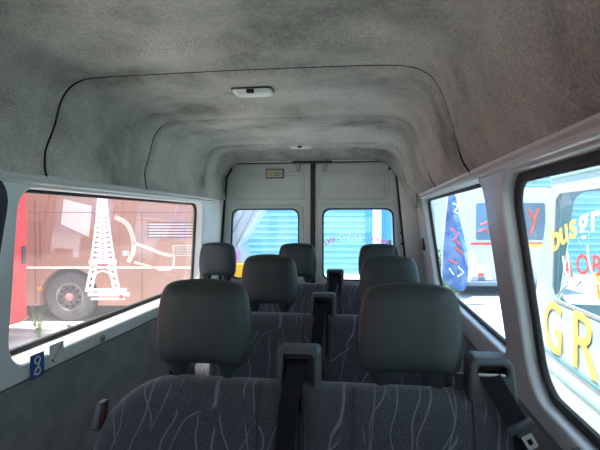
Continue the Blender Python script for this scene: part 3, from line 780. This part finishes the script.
# lattice tower picture
tw = B()
def quad(p, q, w0, w1=None):
    w1 = w1 or w0
    (x0, y0), (x1, y1) = p, q
    P = (cx(x0), 0, cz(y0)); Q = (cx(x1), 0, cz(y1))
    d = Vector((Q[0] - P[0], 0, Q[2] - P[2])).normalized(); nn = Vector((-d.z, 0, d.x))
    vs = [Vector(P) + nn * w0 * s / 2, Vector(Q) + nn * w1 * s / 2, Vector(Q) - nn * w1 * s / 2, Vector(P) - nn * w0 * s / 2]
    a = [tw.bm.verts.new(v + Vector((0, -0.008, 0))) for v in vs]; b_ = [tw.bm.verts.new(v + Vector((0, 0.004, 0))) for v in vs]
    tw.bm.faces.new(a)
    for k in range(4): tw.bm.faces.new((a[k], a[(k + 1) % 4], b_[(k + 1) % 4], b_[k]))
TC = 102.5
def hw(y):      # half width of the tower at image height y
    return 2.6 + 14.8 * max(0, (y - 165) / 125.0) ** 1.85
ysT = [165 + 5.0 * k for k in range(21)]
for y0, y1 in zip(ysT, ysT[1:]):
    for sg in (-1, 1):
        quad((TC + sg * hw(y0), y0), (TC + sg * hw(y1), y1), 2.2)
    quad((TC - hw(y0), y0), (TC + hw(y1), y1), 1.3); quad((TC + hw(y0), y0), (TC - hw(y1), y1), 1.3)
    quad((TC - hw(y0), y0), (TC + hw(y0), y0), 1.0)
    if y0 < 215: quad((TC, y0), (TC, y1), 2.4)
for yb, ww in ((212, 1.5), (262, 2.0)): quad((TC - hw(yb) - ww, yb), (TC + hw(yb) + ww, yb), 3.4)
quad((TC - hw(266) - 1, 267.5), (TC + hw(266) + 1, 267.5), 2.0)
for sg in (-1, 1):
    for y0, y1 in ((265, 272), (272, 279), (279, 286), (286, 292)):
        a0, a1 = hw(y0), hw(y1)
        quad((TC + sg * (a0 - 1.2), y0), (TC + sg * (a1 - 1), y1), 2.6); quad((TC + sg * (a0 - 6.0), y0), (TC + sg * (a1 - 6.5), y1), 2.2)
        quad((TC + sg * (a0 - 1), y0), (TC + sg * (a1 - 6.5), y1), 1.2); quad((TC + sg * (a0 - 6), y0), (TC + sg * (a1 - 1), y1), 1.2)
for k in range(8):
    a0 = math.pi * k / 8; a1 = math.pi * (k + 1) / 8
    quad((TC - 9 * math.cos(a0), 279 - 8 * math.sin(a0)), (TC - 9 * math.cos(a1), 279 - 8 * math.sin(a1)), 1.6)
quad((TC - 17, 290), (TC + 24, 290), 3.0); quad((TC - 15, 294.5), (TC + 27, 294.5), 3.6)
quad((TC - 12, 299), (TC + 22, 299), 2.2)
tw.build('tower_picture', M['decal'], coach)

# pale strokes painted on the side as window glass reflections, right of the tower
tw = B()
fl = catmull([(115, 217), (127, 224), (133, 238), (133, 252), (128, 262)], 5)
for a, c in zip(fl, fl[1:]): quad(a, c, 4.5)
fl = catmull([(133, 243), (148, 248), (160, 253), (172, 256)], 4)
for a, c in zip(fl, fl[1:]): quad(a, c, 3.0)
fl = catmull([(134, 262), (148, 266), (162, 270), (172, 268), (174, 256)], 4)
for a, c in zip(fl, fl[1:]): quad(a, c, 2.0)
tw.build('painted_reflection', M['pale_trim_reflection'], coach)
tw = B()
fl = [(60, 198), (92, 205), (88, 238), (72, 230), (60, 222)]
for a, c in ((0, 1), (3, 2)): pass
vs = [tw.bm.verts.new((cx(p), -0.004, cz(q))) for p, q in ((64, 199), (92, 206), (89, 237), (61, 224))]
tw.bm.faces.new(vs); tw.build('painted_reflection', M['pale_trim_reflection'], coach)  # pale patch painted in place of a glass reflection, left of the tower

# red coach parked parallel to the van, its far end at the left edge of the window
red = tag(empty('coach', gpt(-272 * 8.2 / 467, 8.2), 0), 'bright red coach at the far left edge of the view', 'coach')
ro = [(-9.4, 0.32), (-0.10, 0.30), (0.05, 0.36), (-0.02, 0.42), (-0.05, 1.0), (-0.02, 1.10), (0.0, 2.2), (-0.06, 3.1), (-0.25, 3.4), (-9.4, 3.4)]
panel('body', ro, [], 2.3, lambda u, v, w: Vector((w - 1.15, u, v)), M['redpaint'], red, bevel=0.04)
panel('side_window', rrect(-8.8, 1.9, -0.9, 2.9, 0.1), [], 0.03, lambda u, v, w: Vector((w + 0.004, u, v)), M['coachglass'], red)
B().box(-0.02, 0.035, -0.16, -0.09, 1.30, 1.62, 0.01).build('grab_handle', M['dark_plastic'], red)
for yy in (-2.2, -7.2):
    e = empty('wheel', (0.02, yy, 0.48), parent=red); R_ = Matrix.Rotation(math.pi / 2, 4, 'Y')
    B().lathe([(0.26, 0.0), (0.42, 0.02), (0.48, -0.02), (0.48, -0.26), (0.2, -0.26)], 32, R_).build('tyre', M['tyre'], e, smooth=True)
    B().lathe([(0.28, 0.0), (0.22, -0.03), (0.08, 0.02), (0.0, 0.02)], 32, R_).build('rim', M['rim'], e, smooth=True)

# weeds at the kerb
def weed(px, d, h, n, label):
    e = tag(empty('weed', gpt((px - 300) * d / 467, d)), label, 'weed', 'weeds at the kerb')
    st = B(); lf = B()
    for k in range(n):
        a = random.uniform(0, 6.28); hh = h * random.uniform(0.6, 1.0); ln = random.uniform(0.08, 0.22) * h
        p = [(0.02 * math.cos(a), 0.02 * math.sin(a), 0), (ln * 0.5 * math.cos(a), ln * 0.5 * math.sin(a), hh * 0.5), (ln * math.cos(a), ln * math.sin(a), hh)]
        st.tube(p, [0.006, 0.004, 0.002], 5)
        for j in range(12):
            t_ = 0.15 + 0.85 * j / 11
            q = Vector(p[0]).lerp(Vector(p[2]), t_); b_ = random.uniform(0, 6.28); L_ = 0.10 * (1.25 - t_)
            dd = Vector((math.cos(b_), math.sin(b_), 0.35)); sd = Vector((-math.sin(b_), math.cos(b_), 0)) * L_ * 0.28
            v = [lf.bm.verts.new(q), lf.bm.verts.new(q + dd * L_ * 0.5 + sd), lf.bm.verts.new(q + dd * L_), lf.bm.verts.new(q + dd * L_ * 0.5 - sd)]
            lf.bm.faces.new(v)
    st.build('stems', M['leaf'], e); lf.build('leaves', M['leaf'], e)
weed(38, 8.2, 0.62, 9, 'tall green weed growing in front of the coach, left of its wheel')
weed(68, 8.4, 0.26, 7, 'low green weed in front of the coach wheel')
B().box(-9, 3, 0, 0.16, 0, 0.07, 0.01).build('kerb', M['ground'], None)
k = bpy.data.objects['kerb']; k.location = gpt(-3, 8.55); k.rotation_euler = (0, 0, TH); tag(k, 'low pale kerb running in front of the two coaches', 'kerb')

# blue clad warehouse behind the van
d = 16.4
bl = tag(empty('warehouse', gpt(0, d), TH), 'long warehouse clad in bright blue horizontal boards', 'building')
prof = []
z = 0.12; STEP = 0.205
b = B()
pr = [(0.0, 0.0)]
v0 = None
rowsz = []
while z < 5.4:
    rowsz.append(z); z += STEP
bmv = b.bm
X0, X1 = -14, 26
prev = None
for zz in rowsz:
    pts = [(0.0, zz), (-0.030, zz + 0.012), (-0.005, zz + STEP - 0.012)]
    for (yy, zc) in pts:
        a = bmv.verts.new((X0, yy, zc)); c = bmv.verts.new((X1, yy, zc))
        if prev: bmv.faces.new((prev[0], prev[1], c, a))
        prev = (a, c)
b.build('wall_cladding', M['siding'], bl)
B().box(X0, X1, 0.02, 6, 0, 5.4).box(X0, X1, -0.05, 6.1, 5.35, 5.5).build('warehouse_wall', M['bluepost'], bl)
b = B()
for zz in rowsz: b.box(X0, X1, -0.012, 0.01, zz - 0.016, zz + 0.004)
b.build('cladding_joints', M['siding_edge'], bl)
B().box(X0, X1, -0.06, 0.0, 0.0, 0.13).build('plinth', M['offwhite'], bl)
q = lambda px: (px - 300) * d / 467
B().box(q(372.5), q(381), -0.10, 0.0, 0.0, 5.3, 0.01).build('white_post', M['offwhite'], bl)
B().box(q(365), q(372.5), -0.06, 0.0, 0.0, 5.3, 0.01).box(q(381), q(390), -0.06, 0, 0, 5.3, 0.01).build('door_post', M['bluepost'], bl)

# pale coach nose seen through the left rear door glass
d = 12.3; s3 = d / 467
nx = lambda px: (px - 300) * s3
nz = lambda py: 2.1 - (py - 218) * s3
cg = tag(empty('truck', gpt(0, d), TH), 'pale grey truck front with slanted pillar and amber bumper behind the left rear window', 'truck')
outl = [(nx(262) - 6, nz(206) + 0.5), (nx(262) - 6, 0.45), (nx(246), 0.45), (nx(243), nz(262)), (nx(238), nz(248)), (nx(241), nz(240)), (nx(262), nz(206)), (nx(264), nz(200)), (nx(262), nz(206) + 0.5)]
outl = [(nx(205) - 1.0, 2.9), (nx(205) - 1.0, 0.62), (nx(243), 0.62), (nx(242), nz(255)), (nx(238), nz(246)), (nx(250), nz(226)), (nx(262), nz(207)), (nx(266), nz(200)), (nx(264), 2.9)]
panel('cab', outl, [], 2.2, side_map(1.1), M['coachgrey'], cg, bevel=0.02)
b = B()
for (p0, p1, w_) in (((256, 207), (236, 246), 0.9), ((247, 207), (230, 238), 1.2), ((239, 207), (228, 228), 2.0)):
    A_ = Vector((nx(p0[0]), -0.01, nz(p0[1]))); C_ = Vector((nx(p1[0]), -0.01, nz(p1[1])))
    b.ribbon([A_, C_], (w_ * s3 / 2, 0, 0.004), 0.006)
b.build('pillar_stripe', M['bumper'], cg)
B().box(nx(205) - 0.8, nx(240), -0.03, 0.02, nz(262), nz(250), 0.01).build('lilac_panel', M['pinkpaint'], cg)
B().box(nx(205) - 1.0, nx(246), -0.10, 2.2, 0.40, nz(263.5), 0.02).build('bumper', M['safety'], cg)
wheel(cg, nx(215), 0.42, -0.02)

# right: white minibus parked alongside
VX = 1.38
van = tag(empty('minibus', (VX, 0, GZ)), 'white minibus parked alongside with yellow letters below its window', 'minibus')
A = 0.65           # local z = world z + .65
VY0, VY1 = -2.2, 4.15
def v_map(x, lean=0.03): return lambda u, v, w: Vector((x + w + max(0, v - 1.5) * lean, u, v))
vo = [(VY0, 0.35), (VY1 - 0.1, 0.35), (VY1, 0.7), (VY1 - 0.02, 1.25), (VY1 - 0.34, 2.38), (VY1 - 0.5, 2.58), (VY0 + 0.2, 2.58), (VY0, 2.3)]
vw = [rrect(2.10, 1.49, 3.72, 2.30, 0.09), rrect(0.30, 1.56, 1.9, 2.28, 0.09), rrect(-1.6, 1.56, 0.1, 2.28, 0.09)]
panel('side_body', vo, vw, 0.05, v_map(0.03), M['vanwhite'], van, bevel=0.012)
panel('far_side_body', vo, [rrect(2.0, 1.5, 3.75, 2.3, 0.09), rrect(0.3, 1.5, 1.9, 2.3, 0.09), rrect(-1.6, 1.5, 0.1, 2.3, 0.09)], 0.05, v_map(1.82, 0), M['vanwhite'], van, bevel=0.012)
B().box(0.06, 1.82, VY0 + 0.1, VY1 - 0.35, 2.52, 2.60, 0.03).build('van_roof', M['vanwhite'], van, smooth=True)
B().box(0.06, 1.80, VY0 + 0.05, VY1 - 0.12, 0.35, 0.48, 0.02).build('underbody', M['bumper'], van)
me = remap(flat([(0.05, 0.4), (1.8, 0.4), (1.8, 2.5), (0.05, 2.5)], [rrect(0.2, 1.4, 1.65, 2.3, 0.1)], 0.05), lambda u, v, w: Vector((u, VY1 - 0.05 - max(0, v - 1.25) * 0.26 + w, v)))
link('end_body', me, M['vanwhite'], van)
for wv_ in vw:
    panel('window_seal', shrink(wv_, -0.004), [shrink(wv_, 0.022)], 0.012, v_map(0.006), M['coachgrey'], van, bevel=0.003)
    panel('van_window', shrink(wv_, 0.004), [], 0.005, v_map(0.022), M['vglass'] if 'vglass' in M else M['glass_blue'], van, smooth=False)
B().tube([(-0.004, VY0 + 0.1, 1.085), (-0.004, VY1 - 0.03, 1.085)], 0.008, 6).build('crease_moulding', M['vanline'], van)
B().tube([(-0.003, VY0 + 0.1, 0.955), (-0.003, VY1 - 0.03, 0.955)], 0.004, 6).build('crease_moulding', M['vanline'], van)
B().box(0.012, 0.05, VY0 + 0.1, VY1 - 0.36, 2.395, 2.415, 0.005).build('roof_gutter', M['vanaqua'], van)
# seats inside that minibus
for yy in (3.05, 2.1):
    link('inner_headrest', pillow(rrect(0.35, 1.50, 0.85, 1.74, 0.08), 0.12, (0.6, 1.62), n=4, f=lambda u, v, w, y_=yy: Vector((u, y_ + w, v))), M['vanseat'], van)
    B().box(0.30, 0.90, yy - 0.07, yy + 0.07, 0.5, 1.5, 0.04).build('inner_backrest', M['vanseat'], van, smooth=True)
# wheels of it (axis along x)
for yy in (3.2, -1.2):
    r = 0.34
    e = empty('wheel', (0.04, yy, r), parent=van)
    R = Matrix.Rotation(-math.pi / 2, 4, 'Y')
    B().lathe([(r * 0.55, 0.0), (r * 0.85, 0.03), (r, 0.0), (r, -0.2), (r * 0.5, -0.2)], 32, R).build('tyre', M['tyre'], e, smooth=True)
    B().lathe([(r * 0.6, 0.0), (r * 0.5, -0.03), (r * 0.2, 0.01), (0, 0.01)], 32, R).build('rim', M['rim'], e, smooth=True)
# lettering, read from our side: u runs towards the viewer (-y)
def vt(off, lean=0.03): return lambda u, v, w: (off - w + max(0, v - 1.5) * lean, -u, v)
yb = 3.60
def arc_letters(s_, idx, size, u0, v0, R_, da, bold, kx=1.0, a0=-0.55):
    sp = []
    for i in idx:
        a = a0 + da * i
        sp.append((s_[i], u0 + R_ * math.sin(a), v0 + R_ * (math.cos(a) - 1), -a, size, bold, kx))
    return letters(sp, vt(-0.002))
for idx, mm in (((0, 1, 2), 'yellow'), ((3, 4, 5, 6, 7), 'white')):
    link('lettering', arc_letters('busgroup', idx, 0.26, -2.85, 2.035, 2.0, 0.073, 0.005, 1.22, -0.405), M[mm], van)
link('lettering', letters([('G', -3.665, 1.115, 0, 0.53, 0.002, 0.95), ('R', -3.18, 1.120, 0, 0.54, 0.002, 1.15)], vt(-0.002)), M['yellow'], van)
link('lettering', letters([('A', -3.42, 1.70, 0, 0.18, 0.002, 1.2), ('O', -3.22, 1.74, 0, 0.18, 0.002, 1.3), ('B', -3.04, 1.75, 0, 0.18, 0.002, 1.2)], vt(-0.002)), M['redink'], van)
b = B()
for P in ([(3.52, 1.83), (3.46, 1.72), (3.36, 1.66)], [(3.44, 1.68), (3.32, 1.64), (3.22, 1.70)], [(3.16, 1.93), (3.12, 1.80), (3.00, 1.72)], [(3.50, 1.60), (3.38, 1.66)], [(3.45, 1.86), (3.40, 1.70), (3.60, 1.52)]):
    b.tube([(-0.003 + max(0, z_ - 1.5) * 0.03, y_, z_) for y_, z_ in catmull([(p[0], p[1]) for p in P], 4)], 0.006, 5)
b.build('line_drawing', M['white'], van)
b = B()
for P in ([(3.05, 1.76), (2.95, 1.70), (2.85, 1.74)], [(3.02, 1.70), (2.98, 1.62)], [(2.9, 1.72), (2.88, 1.60), (2.7, 1.62)], [(2.8, 1.76), (2.65, 1.72)]):
    b.tube([(-0.003 + max(0, z_ - 1.5) * 0.03, y_, z_) for y_, z_ in P], 0.010, 5)
b.build('line_drawing', M['orangeink'], van)

# white coach end-on, seen through both right windows
d = 12.6; s4 = d / 467
wx_ = lambda px: (px - 300) * s4
wz = lambda py: 2.1 - (py - 218) * s4
wc = tag(empty('coach', gpt(0, d), TH), 'white coach seen end on through the right windows, grey bumper', 'coach')
o_ = rrect(wx_(459), 0.35, wx_(556), 2.92, (0.1, 0.25, 0.25, 0.1))
panel('body', o_, [], 3.3, side_map(1.65), M['coachpale'], wc, bevel=0.08)
panel('end_window', rrect(wx_(476), wz(240), wx_(545), wz(203), 0.06), [], 0.03, side_map(-0.005), M['coachglass'], wc, bevel=0.005)
B().box(wx_(457), wx_(557), -0.18, 0.4, 0.28, wz(281), 0.04).build('bumper', M['bumper'], wc, smooth=True)
B().box(wx_(470), wx_(547), -0.012, 0.02, wz(245), wz(242.5)).build('stripe', M['redink'], wc)
B().box(wx_(520), wx_(548), -0.014, 0.02, wz(247.5), wz(244)).build('stripe', M['yellow'], wc)
B().box(wx_(478), wx_(484), -0.03, 0.02, wz(276), wz(273), 0.01).build('tail_lamp', M['redink'], wc)
B().box(wx_(478.5), wx_(484.5), -0.03, 0.02, wz(280.5), wz(277.3), 0.01).build('plate', M['bumper'], wc)
b = B()
for P in ([(480, 225), (486, 222), (488, 226)], [(478, 232), (484, 229), (490, 233)], [(528, 210), (534, 222), (530, 234)], [(538, 208), (533, 222)]):
    b.tube([(wx_(p), -0.026, wz(q_)) for p, q_ in P], 0.03, 5)
b.build('window_graphic', M['redink'], wc)
tw2 = B()
for (p0, q0, p1, q1) in ((446, 270, 490, 283),):
    pass
vs = [(452, 271), (487, 262), (491, 283), (485, 285), (483, 276), (470, 279), (470, 290), (461, 291), (458, 279)]
vs = [(462, 271), (488, 263), (492, 280), (486, 280), (484, 274), (472, 277), (471, 281), (463, 281)]
panel('white_graphic', [(wx_(a_), wz(c_)) for a_, c_ in vs], [], 0.01, side_map(-0.012), M['decal'], wc)
R = Matrix.Rotation(math.pi / 2, 4, 'X')
for xx in (wx_(463), wx_(548)):
    e = empty('wheel', (xx + 0.1, 0.9, 0.45), parent=wc)
    B().lathe([(0.2, 0.0), (0.43, 0.02), (0.45, -0.02), (0.45, -0.25), (0.2, -0.25)], 28, Matrix.Rotation(math.pi / 2, 4, 'Y')).build('tyre', M['tyre'], e, smooth=True)

# feather banner and bush at the blue wall
bn = tag(empty('banner', gpt((457 - 300) * 11.2 / 467, 11.2), TH), 'tall blue feather banner with red and white marks beside the white coach', 'banner')
s5 = 11.2 / 467
fp = catmull([(-0.30, 0.62), (0.20, 0.35), (0.26, 1.1), (0.10, 2.0), (-0.06, 2.62), (-0.20, 2.70), (-0.26, 2.0), (-0.34, 1.2)], 5, True)
panel('banner_cloth', fp, [], 0.012, lambda u, v, w: Vector((u, w + 0.05 * math.sin(v * 4), v)), M['banner'], bn)
B().tube([(-0.36, 0.02, 0.0), (-0.34, 0.02, 1.3), (-0.27, 0.02, 2.2), (-0.20, 0.02, 2.74)], 0.014, 8).build('banner_pole', M['offwhite'], bn, smooth=True)
B().lathe([(0.0, 0.05), (0.22, 0.05), (0.25, 0.0)], 20, Matrix.Translation((-0.36, 0.02, 0))).build('banner_base', M['bumper'], bn)
b = B()
for P in ([(-0.16, 1.85), (0.0, 1.72), (-0.1, 1.58), (0.06, 1.46)], [(-0.05, 1.40), (0.12, 1.25)], [(-0.2, 1.1), (-0.02, 1.02)]):
    b.tube([(p, -0.065, z_) for p, z_ in P], 0.022, 6)
b.build('banner_mark', M['redink'], bn)
b = B()
for P in ([(-0.12, 2.45), (0.0, 2.40), (-0.08, 2.25), (0.02, 2.2)], [(0.0, 0.95), (0.15, 0.8), (0.0, 0.7)], [(-0.2, 0.9), (-0.1, 0.75)]):
    b.tube([(p, -0.06, z_) for p, z_ in P], 0.020, 6)
b.build('banner_mark', M['white'], bn)
bu = tag(empty('bush', gpt((443 - 300) * 12.4 / 467, 12.4)), 'small leafy green bush growing by the blue wall', 'bush')
b = B(); st = B()
for k in range(900):
    a = random.uniform(0, 6.28); ph = random.uniform(0, 1); rr = random.uniform(0.5, 1) ** 0.5
    c = Vector((0.42 * rr * math.cos(a) * math.sqrt(1 - (ph - .4) ** 2), 0.4 * rr * math.sin(a) * math.sqrt(1 - (ph - .4) ** 2), 0.1 + 1.15 * ph))
    u = Vector((random.uniform(-1, 1), random.uniform(-1, 1), random.uniform(-1, 1))).normalized(); w_ = u.orthogonal().normalized()
    L_ = random.uniform(0.05, 0.09)
    b.bm.faces.new([b.bm.verts.new(c - u * L_), b.bm.verts.new(c + w_ * L_ * 0.4), b.bm.verts.new(c + u * L_), b.bm.verts.new(c - w_ * L_ * 0.4)])
for k in range(6):
    a = k * 1.05
    st.tube([(0, 0, 0), (0.12 * math.cos(a), 0.12 * math.sin(a), 0.5), (0.25 * math.cos(a), 0.25 * math.sin(a), 0.95)], [0.02, 0.014, 0.006], 6)
b.build('foliage', M['bushleaf'], bu); st.build('stems', M['leaf'], bu)

# ------------------------------------------------------------------ light
W = bpy.data.worlds.new('sky'); S.world = W; W.use_nodes = True
N = W.node_tree.nodes; L = W.node_tree.links
bg = N['Background']
tc = N.new('ShaderNodeTexCoord'); sp = N.new('ShaderNodeSeparateXYZ'); L.new(tc.outputs['Generated'], sp.inputs[0])
r = N.new('ShaderNodeValToRGB'); r.color_ramp.elements[0].position = 0.0; r.color_ramp.elements[1].position = 0.6
r.color_ramp.elements[0].color = (0.90, 0.95, 0.98, 1); r.color_ramp.elements[1].color = (0.55, 0.72, 0.98, 1)
L.new(sp.outputs['Z'], r.inputs['Fac']); L.new(r.outputs['Color'], bg.inputs['Color'])
bg.inputs['Strength'].default_value = 1.0
su = bpy.data.lights.new('sun', 'SUN'); su.energy = 5.0; su.angle = math.radians(0.6); su.color = (1.0, 0.95, 0.86)
so = bpy.data.objects.new('sun', su); COL.objects.link(so)
# the sun stands high on the left and a little to the front
el, az = math.radians(69), math.radians(200)      # az: direction the sun is seen in, from +x anticlockwise
dirv = Vector((math.cos(el) * math.cos(az), math.cos(el) * math.sin(az), math.sin(el)))
so.rotation_euler = dirv.to_track_quat('Z', 'Y').to_euler()
so.location = dirv * 20

# ------------------------------------------------------------------ camera
cam = bpy.data.cameras.new('camera'); co = bpy.data.objects.new('camera', cam); COL.objects.link(co)
cam.sensor_width = 36; cam.lens = 467 / 600 * 36
cam.clip_start = 0.05; cam.clip_end = 300
co.location = (0, 0, CAMZ)
co.rotation_euler = (math.pi / 2 - math.atan(7 / 467), 0, TH)
S.camera = co
S.view_settings.view_transform = 'Standard'; S.view_settings.look = 'None'
S.view_settings.exposure = 1.5; S.view_settings.gamma = 1.0
S.view_settings.use_curve_mapping = False
